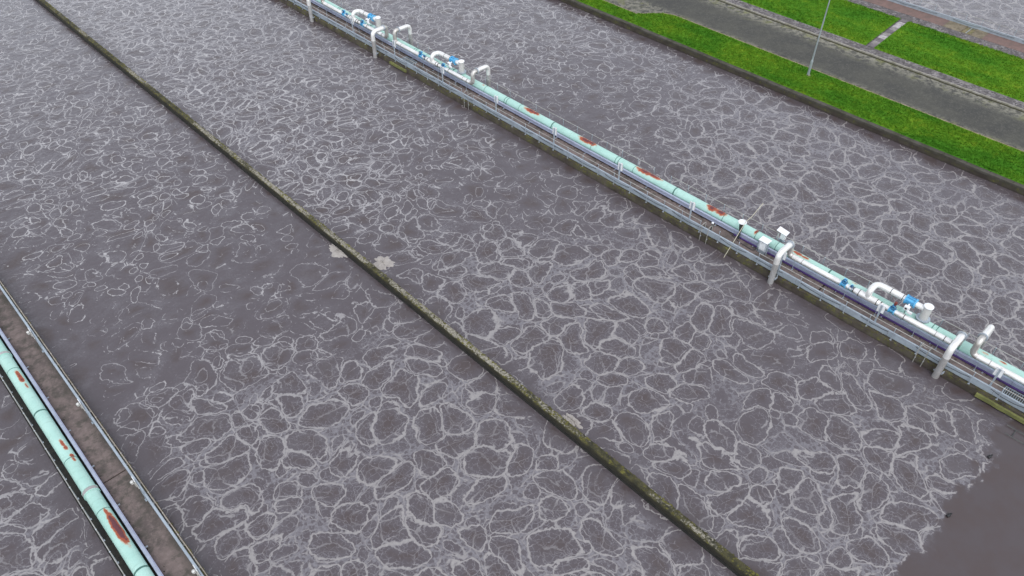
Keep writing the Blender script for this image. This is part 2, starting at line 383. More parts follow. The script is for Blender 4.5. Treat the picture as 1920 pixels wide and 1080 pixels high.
M['kerb_dark'] = wear_mat('coping_concrete', (.074, .067, .055), (.035, .033, .019), 1.2, .88, 0, .9, 7, .4)
M['edge_soil'] = wear_mat('worn_turf_edge', (.23, .19, .115), (.11, .12, .03), 1.2, .95, 0, .9, 6, .4)
M['edge_dry'] = wear_mat('dry_turf_edge', (.30, .25, .15), (.15, .14, .05), 1.2, .95, 0, .9, 6, .4)
M['green_gutter'] = wear_mat('gutter_moss', (.055, .050, .020), (.04, .038, .02), 1.5, .95, 0, .8, 7, .4)
M['brickpave'] = wear_mat('red_brick_paving', (.185, .115, .098), (.115, .083, .072), 1.5, .9, 0, .8, 9, .3)
M['slab'] = wear_mat('path_slab', (.27, .25, .24), (.15, .135, .13), 1.6, .88, 0, .9, 8, .3)
M['slab_pale'] = wear_mat('pale_path_slab', (.46, .43, .43), (.24, .22, .215), 2.4, .88, 0, .9, 10, .3)
M['slab_dark'] = wear_mat('dark_path_slab', (.16, .14, .145), (.085, .075, .08), 2.0, .88, 0, .9, 9, .3)
M['tan'] = wear_mat('tan_patch_concrete', (.21, .175, .12), (.11, .092, .058), 1.5, .9, 0, .9, 6, .3)
M['pit'] = wear_mat('dark_pit_cover', (.045, .045, .040), (.025, .025, .022), 2, .7)
M['ground'] = grass_mat('far_field')

# ------------------------------------------------------------ the setting
WALL_Z = .56
LX0, LX1 = -1.50, 1.47          # left walkway
DX0, DX1 = 20.06, 20.47          # dividing wall
BX0, BX1 = 39.38, 42.42         # pipe bridge
KX = 61.72                      # bank wall face
FX = 86.45                      # far tank edge
Y0, Y1 = -30.0, 135.0

g = MB()
for x0, x1, y0, y1 in ((-1500, -24, -1500, 1500), (-24, 1500, Y1, 1500), (-24, 1500, -1500, Y0), (120, 1500, Y0, Y1)):
    g.f.append(tuple(len(g.v)+i for i in range(4))); g.v += [(x0,y0,.5),(x1,y0,.5),(x1,y1,.5),(x0,y1,.5)]
struct('ground', g, M['ground'])

D_PTS = [(100,60,.55),(300,60,.8),(450,80,.75),(200,200,.6),(100,300,.55),(300,330,.5),(150,150,.5),(60,420,.5),(220,430,.42),(350,480,.38),
 (450,540,.12),(380,600,.12),(250,560,.25),(100,500,.32),(60,600,.16),(150,680,.1),(250,700,.2),(300,640,.22),(560,600,.5),(500,660,.6),
 (620,560,.3),(560,520,.1),(650,540,.2),(380,740,.75),(450,800,.95),(350,850,.95),(600,850,1.),(800,900,1.),(1000,980,1.),(700,1000,.95),
 (420,960,.9),(280,800,.6),(230,760,.2),(180,720,.08),(260,900,.6),(700,620,.8),(820,740,.95),(900,820,.95),(1100,1000,.95),(1250,1050,.9),(520,740,.95),
 (250,40,.85),(400,60,.8),(500,100,.7),(450,200,.8),(600,200,.8),(620,100,.6),(700,170,.5),(650,300,.75),(750,250,.6),(800,180,.45),
 (550,330,.75),(700,380,.65),(800,330,.55),(900,300,.35),(850,240,.5),(950,330,.2),(1000,300,.25),(860,450,.9),(760,420,.45),(800,470,.3),
 (1000,420,.6),(930,520,1.),(1100,400,.6),(1050,360,.25),(1100,540,1.),(1250,480,.85),(1350,560,.85),(1200,650,.95),(1400,640,.9),
 (1500,600,.35),(1000,650,.95),(1300,780,.95),(1450,750,.95),(1480,690,.35),(1550,640,.4),(1600,760,.95),(1500,900,1.),(1600,960,1.),(1380,940,.95),
 (1250,760,.85),(1340,830,.45),(1380,770,.35),(1700,820,.95),(1750,760,.75),(1840,800,.65),(1650,660,.45),(1700,720,.6),(1780,720,.4),(1650,880,1.),
 (700,20,.6),(800,30,.55),(900,60,.5),(1000,40,.65),(1050,100,.6),(950,120,.55),(1100,170,.35),(1080,190,.15),(1030,180,.15),(1150,200,.25),
 (1200,130,.45),(1300,140,.55),(1250,200,.7),(1350,250,.9),(1200,240,.5),(1400,200,.8),(1500,300,.95),(1450,380,.9),(1600,300,.9),(1650,240,.6),
 (1700,420,.85),(1600,450,.8),(1550,380,.75),(1800,400,.85),(1850,360,.7),(1840,350,.4),(1900,430,.9),(1850,520,.9),(1750,500,.85),(1900,600,.85),
 (50,760,.1),(80,840,.25),(60,930,.75),(120,980,.9),(40,1040,.85),(180,1050,.85),(20,700,.15)]
DP = np.array([[*on_z(u, v)[:2], .10 + .92*d] for u, v, d in D_PTS])
def water(x0, x1, y0, y1, step, const=None, margin=1.5):
    xs = np.linspace(x0, x1, int((x1-x0)/step)+1); ys = np.linspace(y0, y1, int((y1-y0)/step)+1)
    X, Y = np.meshgrid(xs, ys); P = np.stack([X.ravel(), Y.ravel()], 1); nx, ny = len(xs), len(ys)
    if const is None:
        inl = (DP[:,0] > x0-.5) & (DP[:,0] < x1+.5); Q = DP[inl] if inl.any() else DP
        num = np.full(len(P), .6*1e-3); den = np.full(len(P), 1e-3)
        for qx, qy, qd in Q:
            r2 = (P[:,0]-qx)**2 + (P[:,1]-qy)**2; s = 1.6 + .035*math.hypot(qx, qy)
            wgt = np.exp(-r2/(2*s*s)) + .004/(1+r2); num += wgt*qd; den += wgt
        d = num/den
        edge = np.minimum(P[:,0]-x0, x1-P[:,0]); d = d*(.35 + .65*np.clip(edge/margin, 0, 1))
    else: d = np.full(len(P), const)
    me = bpy.data.meshes.new('water'); i = np.arange(nx*ny).reshape(ny, nx)
    F = np.stack([i[:-1,:-1].ravel(), i[:-1,1:].ravel(), i[1:,1:].ravel(), i[1:,:-1].ravel()], 1)
    me.from_pydata(np.column_stack([P, np.zeros(len(P))]).tolist(), [], F.tolist()); me.materials.append(M['water'])
    at = me.attributes.new('foam', 'FLOAT', 'POINT'); at.data.foreach_set('value', d.astype(np.float32))
    o = bpy.data.objects.new('water', me); col.objects.link(o); tag(o, kind='structure'); return o
water(-24, LX0+.05, Y0, Y1, .5); water(LX1-.05, DX0+.05, Y0, Y1, .5); water(DX1-.05, BX0+.05, Y0, Y1, .5)
water(BX1-.05, KX+.05, Y0, Y1, .5); water(FX+.3, 120, Y0, Y1, 1.0, 1.0)

def wall_run(x0, x1, y0, y1, z0, z1, step=.5, jit=.012, crown=0.0):     # a long wall with slightly uneven arrises
    mb = MB(); n = int((y1-y0)/step); rows = []
    for k in range(n+1):
        y = y0+(y1-y0)*k/n; j = lambda: random.uniform(-jit, jit)
        ring = [(x0, y, z0), (x0+j()*.5, y, z1-.04+j()*.4), (x0+.03+j(), y, z1+j()*.6), ((x0+x1)/2, y, z1+crown+j()*.6), (x1-.03+j(), y, z1+j()*.6), (x1+j()*.5, y, z1-.04+j()*.4), (x1, y, z0)]
        rows.append(len(mb.v)); mb.v += ring
    for k in range(n):
        for i in range(6): mb.f.append((rows[k]+i, rows[k+1]+i, rows[k+1]+i+1, rows[k]+i+1))
    mb.f.append(tuple(rows[0]+i for i in range(7))); mb.f.append(tuple(rows[-1]+i for i in reversed(range(7))))
    return mb

# dividing wall between the two near lanes
dw = thing('dividing_wall', 'narrow mossy concrete wall with pale lichen between the two near foaming lanes', 'wall', (20.26, 50, -1))
obj('wall', wall_run(DX0, DX1, Y0, Y1, -1, .58, .4, .02), M['lichen'], dw)
led = MB(); led.box(DX0-.06, DX0+.02, Y0, Y1, -.2, .17); obj('ledge', led, M['grime'], dw, False)
ms = MB()
for k in range(2600):
    y = random.uniform(-6, 110); x = random.choice((random.uniform(DX0+.01, DX0+.12), random.uniform(DX0+.02, DX1-.02), random.uniform(DX1-.1, DX1-.01)))
    r = random.uniform(.02, .065); ms.blob((x, y, .57), r, r*random.uniform(.8, 2.2), r*random.uniform(.4, .8), 5, 2)
tag(obj('moss_growth', ms, M['moss'], dw), kind='stuff')

# walkways: side wall, deck slabs, grime strip
def walkway(name, label, x_out, x_in, joints, sgn):
    # x_out: face beside the handrail, x_in: face behind the big pipe, sgn: +1 when the pipe lies towards +X
    t = thing(name, label, 'walkway', ((x_out+x_in)/2, 50, -1))
    lo, hi = min(x_out, x_in), max(x_out, x_in)
    e0 = x_out; e1 = x_out + sgn*.22
    obj('wall', wall_run(min(e0, e1), max(e0, e1), Y0, Y1, -1, WALL_Z, .4, .02), M['moss_wall'], t)
    d0, d1 = x_out + sgn*.22, x_out + sgn*1.72
    for a, b in zip(joints[:-1], joints[1:]):
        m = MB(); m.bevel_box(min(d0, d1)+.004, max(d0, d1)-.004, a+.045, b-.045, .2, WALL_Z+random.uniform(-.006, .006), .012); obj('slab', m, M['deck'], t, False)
    m = MB(); m.box(min(d0, d1), max(d0, d1), Y0, Y1, -1, .36); obj('bed', m, M['grime'], t, False)
    s0, s1 = x_out + sgn*1.72, x_in
    m = MB(); m.box(min(s0, s1), max(s0, s1), Y0, Y1, -1, WALL_Z-.10); obj('channel_floor', m, M['grime'], t, False)
    mb = MB()
    for k in range(900):                                # tufts of moss in the angle below the duct and on the wall top
        y = random.uniform(-6, 100); q = random.random()
        x = x_out + sgn*(1.72 - abs(random.gauss(0, .14)) - .02); r = random.uniform(.012, .05)
        mb.blob((x, y, WALL_Z-.004), r, r*random.uniform(.8, 1.6), r*.7, 5, 2)
    tag(obj('black_moss_growth', mb, M['dirt'], t), kind='stuff')
    mb = MB()
    for k in range(2200):
        y = random.uniform(-6, 105); r = random.uniform(.02, .07)
        dx = random.choice((random.uniform(.0, .05), random.uniform(.0, .05), random.uniform(0, .2)))
        z = WALL_Z - .01 if dx > .03 else random.uniform(.25, WALL_Z)
        mb.blob((x_out + sgn*dx, y, z - .01), r*.8, r*random.uniform(.9, 2.4), r*random.uniform(.5, .9), 5, 2)
    tag(obj('moss_growth', mb, M['moss'], t), kind='stuff')
    return t
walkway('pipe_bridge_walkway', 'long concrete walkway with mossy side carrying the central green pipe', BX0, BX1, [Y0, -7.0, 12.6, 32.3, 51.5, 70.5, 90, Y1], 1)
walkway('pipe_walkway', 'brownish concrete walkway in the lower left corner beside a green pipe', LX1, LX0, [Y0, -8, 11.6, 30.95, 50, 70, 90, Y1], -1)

# bank: wall with coping stones, lawn, road, kerbs, path, paving, far tank wall
bk = thing('bank_wall', 'dark wet retaining wall and coping along the grass bank', 'wall', (62, 50, -1))
m = MB(); m.box(KX, KX+.5, Y0, Y1, -1, .42); obj('wall', m, M['moss_wall'], bk, False)
y = Y0
while y < 100:
    L = 1.83
    m = MB(); dz = random.uniform(-.008, .008); dx = random.uniform(-.012, .012)
    m.bevel_box(KX-.05+dx, KX+.40+dx, y+.006, y+L-.006, .42, .62+dz, .025); obj('coping_stone', m, M['kerb_dark'], bk, False); y += L
GZ = .62
def sheet(name, pts, z, m):
    b = MB(); b.v = [(x, y, z) for x, y in pts]; b.f = [tuple(range(len(pts)))]; return struct(name, b, m)
def slab_struct(name, x0, x1, y0, y1, z0, z1, m): return struct(name, MB().box(x0, x1, y0, y1, z0, z1), m)
slab_struct('subsoil', KX+.502, FX, Y0, Y1, -1, GZ-.12, M['edge_soil'])
RN, RF = 66.75, 73.20          # road edges
def road_edge(y):              # the verge steps back at a passing place
    if y < 44.8: return RN
    if y < 46: return RN - (y-44.8)/1.2*.45
    if y < 47.9: return RN - .45 - (y-46)/1.9*2.15
    return RN - 2.6
ys = [Y0, 0, 20, 44.8, 45.4, 46, 46.6, 47.2, 47.9, 60, 90, Y1]
verge = MB()
for k, y in enumerate(ys):
    e = road_edge(y); verge.v += [(KX+.38, y, GZ-.3), (KX+.38, y, GZ+.02), (KX+1.2, y, GZ+.06), (e-.08, y, GZ+.05), (e-.03, y, GZ-.02), (e-.03, y, GZ-.3)]
for k in range(len(ys)-1):
    for i in range(5): verge.f.append((k*6+i, (k+1)*6+i, (k+1)*6+i+1, k*6+i+1))
struct('grass_verge', verge, M['grass'])
ed = MB()
for k, y in enumerate(ys):
    e = road_edge(y); ed.v += [(e-.07, y, GZ-.3), (e-.07, y, GZ+.065), (e+.05, y, GZ+.06), (e+.05, y, GZ-.3)]
for k in range(len(ys)-1):
    for i in range(3): ed.f.append((k*4+i, (k+1)*4+i, (k+1)*4+i+1, k*4+i+1))
tag(obj('road_edging', ed, M['edge_dry'], None, False), 'thin pale edging between the road and the lower grass verge', 'kerb')
rd = MB()
for k, y in enumerate(ys): rd.v += [(road_edge(y)-.02, y, GZ-.06), ((RN+RF)/2, y, GZ-.01), (RF+.02, y, GZ-.06)]
for k in range(len(ys)-1):
    for i in range(2): rd.f.append((k*3+i, k*3+i+1, (k+1)*3+i+1, (k+1)*3+i))
struct('road', rd, M['asphalt'], True)
slab_struct('gutter', RF+.08, RF+.22, Y0, Y1, GZ-.3, GZ-.045, M['green_gutter'])
kb = thing('road_kerb', 'raised concrete kerb along the far side of the road', 'kerb', (73.5, 30, GZ-.3))
y = Y0
ks = mesh_of(MB().bevel_box(-.085, .085, .004, .911, 0, .37, .02), M['kerb'], False, 'kerb_stone')
while y < 95:
    o = part('kerb_stone', ks, kb, (RF+.31+random.uniform(-.006, .006), y, GZ-.3+random.uniform(-.006, .006))); y += .915
slab_struct('gravel_strip', RF+.40, 74.85, Y0, Y1, GZ-.3, GZ+.03, M['gravel'])
# upper lawn in two pieces on either side of the slab path
PA, PB = 26.75, 27.62
for a, b in ((Y0, PA), (PB, Y1)):
    lw = MB(); yy = [a, b]; sk = .42
    xs = [74.85, 75.1, 79, 82.9, 83.2]; zs = [GZ-.02, GZ+.05, GZ+.08, GZ+.05, GZ-.02]
    for i, (x, z) in enumerate(zip(xs, zs)):
        f = (x-74.85)/8.35*sk
        lw.v += [(x, a + (f if a == PB else 0), z), (x, b + (f if b == PA else 0), z)]
    for i in range(4): lw.f.append((2*i, 2*i+2, 2*i+3, 2*i+1))
    struct('upper_lawn', lw, M['grass'])
slab_struct('path_bed', 74.86, 83.2, PA-.5, PB+.9, GZ-.3, GZ-.035, M['gravel'])
pt = thing('slab_path', 'short narrow path of worn stone slabs crossing the upper lawn', 'path', (79, 27.3, GZ-.05))
x = 74.95; k = 0
while x < 83.0:
    L = .83; f = (x-74.85)/8.35*.42; m = MB(); w0 = random.uniform(0, .06)
    m.bevel_box(x+.02, x+L-.02, PA+f+.05+w0, PB+f-.05-random.uniform(0, .06), GZ-.04, GZ+.02+random.uniform(-.012, .012), .015)
    mat = M['slab_pale'] if k in (3, 7, 8) else M['slab'] if k in (1, 4, 6) else M['slab_dark']
    obj('slab', m, mat, pt, False); x += L; k += 1
slab_struct('gravel_strip', 83.2, 84.55, Y0, Y1, GZ-.3, GZ+.01, M['gravel'])
slab_struct('brick_paving', 84.55, FX-.02, Y0, 20.3, GZ-.3, GZ+.025, M['brickpave'])
slab_struct('brick_paving', 84.55, FX-.02, 24.25, Y1, GZ-.3, GZ+.025, M['brickpave'])
slab_struct('concrete_patch', 84.55, FX-.02, 22.5, 24.25, GZ-.3, GZ+.022, M['tan'])
slab_struct('concrete_patch', 84.55, FX-.02, 20.3, 21.4, GZ-.3, GZ+.028, M['tan'])
pc = thing('chamber_cover', 'dark open chamber in the brick paving beside the far tank', 'chamber', (85.5, 22, GZ-.3))
obj('floor', MB().box(84.60, FX-.02, 21.4, 22.5, GZ-.3, GZ-.18), M['pit'], pc, False)
obj('rim', MB().box(84.55, 84.62, 21.4, 22.5, GZ-.3, GZ+.05).box(84.62, FX-.02, 21.4, 21.46, GZ-.3, GZ+.05).box(84.62, FX-.02, 22.44, 22.5, GZ-.3, GZ+.05), M['tan'], pc, False)
obj('bar', MB().box(84.62, FX-.02, 21.93, 21.98, GZ-.05, GZ), M['galv'], pc, False)
fw_ = thing('far_tank_wall', 'concrete edge wall of the foaming tank in the top right corner', 'wall', (86.6, 30, -1))
obj('wall', wall_run(FX-.02, FX+.35, Y0, Y1, -1, GZ+.03, 1.0, .01), M['kerb'], fw_)

# grass blades on both lawns
gb = MB()
def tufts(n, x0, x1, y0, y1, ok=lambda x, y: True):
    xs = rng.uniform(x0, x1, n); ysn = rng.uniform(y0, y1, n)
    for x, y in zip(xs, ysn):
        if not ok(x, y): continue
        for q in range(3):
            a = random.uniform(0, 6.283); h = random.uniform(.05, .15); w = random.uniform(.02, .05); l = random.uniform(.02, .12)
            b = len(gb.v); ca, sa = math.cos(a), math.sin(a); px, py = x+random.uniform(-.08, .08), y+random.uniform(-.08, .08)
            gb.v += [(px-sa*w, py+ca*w, GZ+.03), (px+sa*w, py-ca*w, GZ+.03), (px+ca*l, py+sa*l, GZ+.05+h)]; gb.f.append((b, b+1, b+2))
tufts(31000, KX+.45, 66.6, -2, 75, lambda x, y: x < road_edge(y)-.1)
tufts(36000, 74.95, 83.1, -4, 62, lambda x, y: not (PA-.05 < y-(x-74.85)/8.35*.42 < PB+.05))
tag(obj('grass_blades', gb, M['grass'], None, False), 'short green grass growing on the verge and upper lawn', 'grass', kind='stuff')

# ------------------------------------------------------------ handrails and cable trays
PS = 1.615
def handrail(name, label, x, z0, y_off, y0, y1, gaps=(), mat='rail', post_mat='galv_light', pz=1.01):
    t = thing(name, label, 'railing', (x, (y0+y1)/2, z0))
    pm = MB(); pm.cyl((0,0,.0), (0,0,pz), .024, n=8); pm.box(-.05, .05, -.06, .06, 0, .02); pm.blob((0,0,pz-.02), .042, .042, .05, 8, 3, 0)
    pme = mesh_of(pm, M[post_mat], True, 'post')
    k = math.ceil((y0-y_off)/PS); ysp = []
    while y_off + k*PS <= y1: ysp.append(y_off + k*PS); k += 1
    for y in ysp: part('post', pme, t, (x, y, z0))
    for a, b in zip(ysp[:-1], ysp[1:]):
        if any(g0 < (a+b)/2 < g1 for g0, g1 in gaps): continue
        obj('rail', MB().cyl((x, a, z0+pz-.005), (x, b, z0+pz-.005+random.uniform(-.006, .006)), .023, n=8), M[mat], t)
    return t
NX = BX0 + .08
handrail('handrail', 'galvanised railing on the near mossy edge of the central pipe bridge', NX, WALL_Z-.01, 2.35, -9, 100, gaps=((17.3, 21.5), (5.6, 6.0), (46.0, 47.5)), mat='rail')
handrail('handrail', 'thin railing behind the central green pipe', BX1-.14, WALL_Z-.11, 2.3, -9, 100, gaps=((26.6, 28.2),), pz=1.10)
handrail('handrail', 'brownish railing along the lane side of the lower left walkway', LX1-.08, WALL_Z-.01, .55, 2, 80, mat='rail_rust', post_mat='rail')
handrail('handrail', 'pale railing on the far left side of the lower left pipe', LX0+.13, WALL_Z-.11, .35, 2, 80, pz=1.10)
handrail('handrail', 'thin railing along the foaming tank in the top right corner', FX+.06, GZ+.02, .3, -8, 60, post_mat='galv')

def cable_tray(name, label, x, sgn, y0, y1, z0=.60, z1=1.05, L=3.23):
    t = thing(name, label, 'cable tray', (x, (y0+y1)/2, z0)); y = y0; i = 0
    while y < y1:
        m = MB(); e = y + L - .015
        m.box(min(x, x+sgn*.012), max(x, x+sgn*.012), y, e, z0, z1)
        m.box(min(x+sgn*.013, x+sgn*.10), max(x+sgn*.013, x+sgn*.10), y, e, z1-.014, z1).box(min(x+sgn*.013, x+sgn*.10), max(x+sgn*.013, x+sgn*.10), y, e, z0, z0+.014)
        obj('tray_section', m, M['galv'], t, False)
        obj('lip', MB().box(min(x-sgn*.014, x-sgn*.002), max(x-sgn*.014, x-sgn*.002), y, e, z1-.05, z1+.006), M['galv_light'], t, False)
        y += L; i += 1
    y = y0
    while y < y1:                                        # feet standing on the wall top
        m = MB().box(min(x+sgn*.02, x+sgn*.09), max(x+sgn*.02, x+sgn*.09), y+.2, y+.26, WALL_Z-.02, z0+.02); obj('foot', m, M['galv'], t, False); y += PS*2
    y = y0 + .5
    while y < y1 - 4:                                    # slack black cables hung on the outer face
        n = random.uniform(1.2, 3.4); dz = random.uniform(.04, .16); zz = random.uniform(z1-.14, z1-.06)
        pts = [(x - sgn*(.022), y + n*k/10, zz - dz*math.sin(math.pi*k/10) + .01*math.sin(k*1.7+y)) for k in range(11)]
        obj('cable', MB().tube(pts, .016, 6), M['cable'], t); y += n + random.uniform(.2, 1.8)
    return t
cable_tray('cable_tray', 'blue grey vertical cable tray behind the near railing of the central pipe bridge', NX+.10, 1, -8.6, 98)
cable_tray('cable_tray', 'blue grey cable tray behind the railing of the lower left walkway', LX1-.18, -1, 2, 80)
cable_tray('cable_tray', 'grey tray along the railing of the top right tank', FX-.05, 1, -8, 60, GZ+.02, GZ+.42)

def duct(name, label, x0, x1, sgn, y0, y1, purple_to, L=3.2):
    t = thing(name, label, 'cable duct', ((x0+x1)/2, (y0+y1)/2, WALL_Z)); y = y0
    a, b = min(x0, x1), max(x0, x1)
    while y < y1:
        e = y + L - .012
        obj('duct_section', MB().bevel_box(a, b, y, e, .70, 1.0, .012), M['duct'], t, False)
        xl = x0 - sgn*.002
        obj('top_trim', MB().box(min(xl-sgn*.02, xl), max(xl-sgn*.02, xl), y, e, .955, 1.012), M['lavender'], t, False)
        if y < purple_to:
            obj('lower_conduit', MB().bevel_box(min(x0-sgn*.06, x0+sgn*.06), max(x0-sgn*.06, x0+sgn*.06), y, e, .59, .695, .02), M['purple'], t, False)
        else:
            obj('lower_trim', MB().box(min(xl-sgn*.03, xl), max(xl-sgn*.03, xl), y, e, .70, .75), M['lavender'], t, False)
        obj('bracket', MB().box(min(x0-sgn*.16, x1), max(x0-sgn*.16, x1), y+1.5, y+1.58, WALL_Z-.02, .588).box(a+.02, b-.02, y+1.5, y+1.58, .588, .70), M['galv_light'], t, False)
        y += L
    return t
duct('cable_duct', 'long blue grey duct with purple strip in front of the central green pipe', BX0+1.60, BX0+1.76, 1, -9, 98, 17.2)
duct('cable_duct', 'narrow lavender grey duct beside the lower left green pipe', LX1-1.56, LX1-1.72, -1, 2, 80, -99)

# ------------------------------------------------------------ air mains
def air_main(name, label, x, zc, r, y0, y1, rings, rust, big=None):
    t = thing(name, label, 'pipe', (x, (y0+y1)/2, WALL_Z-.1))
    rad = big or (lambda y: r)
    n = 36; step = .09; m = int((y1-y0)/step); yy = np.linspace(y0, y1, m+1)
    v = []; at = []
    th = np.linspace(0, 2*np.pi, n, endpoint=False)
    for y in yy:
        R = rad(y)
        for q in th:
            v.append((x+R*math.cos(q), y, zc+R*math.sin(q)))
    V = np.array(v); A = np.zeros(len(V)); ang = np.arctan2(V[:,2]-zc, V[:,0]-x)
    for (cy, hy, ca, ha, s) in rust:
        d = np.sqrt(((V[:,1]-cy)/hy)**2 + ((ang-math.radians(ca))/math.radians(ha))**2); A = np.maximum(A, s*np.clip(1.25-d*.85, 0, 1.2))
    f = []
    for k in range(m):
        for i in range(n):
            j = (i+1) % n; f.append((k*n+i, k*n+n+i, k*n+n+j, k*n+j))
    f.append(tuple(range(n))); f.append(tuple(m*n+i for i in reversed(range(n))))
    me = bpy.data.meshes.new('pipe'); me.from_pydata(V.tolist(), [], f); me.materials.append(M['green'])
    me.polygons.foreach_set('use_smooth', [True]*len(me.polygons)); me.set_sharp_from_angle(angle=math.radians(50))
    me.attributes.new('rust', 'FLOAT', 'POINT').data.foreach_set('value', A.astype(np.float32))
    part('pipe', me, t)
    for y, kind in rings:
        R = rad(y)
        if kind == 'thin': obj('weld_ring', MB().cyl((x, y-.02, zc), (x, y+.02, zc), R+.006, n=36), M['green_dark'], t)
        elif kind == 'dark': obj('rubber_joint', MB().cyl((x, y-.05, zc), (x, y+.05, zc), R+.012, n=36), M['green_dark'], t)
        elif kind == 'rust': obj('rusty_ring', MB().cyl((x, y-.09, zc), (x, y+.09, zc), R+.008, n=36), M['rust'], t)
        elif kind == 'clamp':
            c = obj('coupling', MB().cyl((x, y-.11, zc), (x, y+.11, zc), R+.035, n=36), M['downpipe'], t)
            obj('collar', MB().cyl((x, y-.15, zc), (x, y-.115, zc), R+.05, n=36).cyl((x, y+.115, zc), (x, y+.15, zc), R+.05, n=36), M['green'], c)
        else:
            obj('flange', MB().cyl((x, y-.16, zc), (x, y-.12, zc), R+.02, n=36), M['green_dark'], t); obj('flange', MB().cyl((x, y+.12, zc), (x, y+.16, zc), R+.02, n=36), M['green_dark'], t)
    y = y0 + 1.5
    while y < y1:
        obj('saddle', MB().box(x-.26, x+.26, y-.06, y+.06, WALL_Z-.12, zc-r*.72), M['galv'], t, False); y += 6.4
    return t
rings = [(3.9,'thin')]
for k in range(-1, 8):
    b = 12.75*k
    rings += [(b+12.75,'dark'), (b+18.35,'double'), (b+16.7,'thin'), (b+21.1,'thin')]
rings = [r_ for r_ in rings if -8 < r_[0] < 97 and abs(r_[0]-18.35) > .3] + [(18.35, 'thin')]
ru = [(40.9,.85,94,40,1.0),(40.4,.55,92,34,1.0),(34.6,.8,94,42,1.05),(34.0,.5,92,40,1.05),(28.5,.8,93,42,1.05),(27.7,.8,88,34,1.05),(22.2,.45,96,48,1.1),(21.5,.5,94,44,1.1),(15.2,.35,90,30,.9),(14.6,.4,95,24,.7),
      (18.45,.12,98,48,1.0),(2.6,.3,94,18,.6),(1.5,.3,90,18,.6),(47.0,.2,95,24,.6),(11.0,.3,80,18,.5)]
MAINX, MAINZ = BX0+2.20, 1.0
air_main('air_main', 'long mint green pipe with rust patches on the central bridge', MAINX, MAINZ, .355, -9, 98, rings, ru,
         big=lambda y: .355 + .05*max(0, min(1, (8.2-y)/.5)) + (.045*max(0, min(1, (y-63.6)/.5))*0))
lr = [(43.2,'clamp'),(30.45,'clamp'),(17.7,'clamp'),(55.9,'clamp'),(41.55,'thin'),(28.85,'thin'),(54.2,'thin'),(16.1,'thin'),(37.3,'dark'),(24.55,'dark'),(50.0,'dark'),(33.0,'thin'),(45.8,'thin')]
lru = [(40.75,.55,66,22,1.0),(40.35,.3,66,24,1.0),(39.7,.35,58,16,.6),(34.2,.35,70,18,.85),(33.85,.22,66,20,.95),(33.1,.16,58,22,.9),(32.8,.22,58,16,.75),(28.6,.3,72,14,.85),(27.3,1.15,66,33,1.35),(28.0,.5,70,24,1.1),(26.5,.35,58,24,1.0),(44.5,.3,70,16,.7)]
air_main('air_main', 'mint green pipe with a large dark rust stain in the lower left corner', LX1-2.19, MAINZ, .355, 2, 80, lr, lru)

# ------------------------------------------------------------ air feed pipework
RX = 40.80; RZ = 1.54; DXX = 39.17
def flange(c, ax, R, th=.035):
    c, ax = Vector(c), Vector(ax).normalized(); m = MB(); m.cyl(c-ax*th, c-ax*.004, R, n=18); m.cyl(c+ax*.004, c+ax*th, R, n=18)
    a = ax.orthogonal().normalized(); d = ax.cross(a)
    for k in range(10):
        t = 2*math.pi*k/10; p = c + (a*math.cos(t)+d*math.sin(t))*(R-.035); m.cyl(p-ax*(th+.025), p+ax*(th+.025), .016, n=6)
    return m
def add_valve(t, y, light=False, small=False, red=False):
    k = .62 if small else 1.0
    v = obj('valve', MB().cyl((RX, y-.17*k, RZ), (RX, y+.17*k, RZ), .15*k, n=14).cyl((RX, y-.19*k, RZ), (RX, y-.14*k, RZ), .225*k, n=16).cyl((RX, y+.14*k, RZ), (RX, y+.19*k, RZ), .225*k, n=16).cyl((RX, y, RZ), (RX, y, RZ+.34*k), .10*k, n=12).box(RX-.11*k, RX+.11*k, y-.10*k, y+.10*k, RZ+.28*k, RZ+.42*k), M['blue_light'], t)
    w = obj('handwheel', MB().torus((RX-.16*k, y-.05, RZ+.36*k), (-1, -.2, .35), .15*k, .022).cyl((RX-.10*k, y, RZ+.35*k), (RX-.17*k, y-.05, RZ+.36*k), .025, n=8).box(RX-.17*k, RX-.15*k, y-.19*k, y+.09*k, RZ+.345*k, RZ+.375*k), M['navy'], v)
    if red: obj('actuator_cap', MB().cyl((RX+.1, y-.02, RZ+.42), (RX+.1, y-.02, RZ+.62), .09, n=12), M['red'], v)
    return v
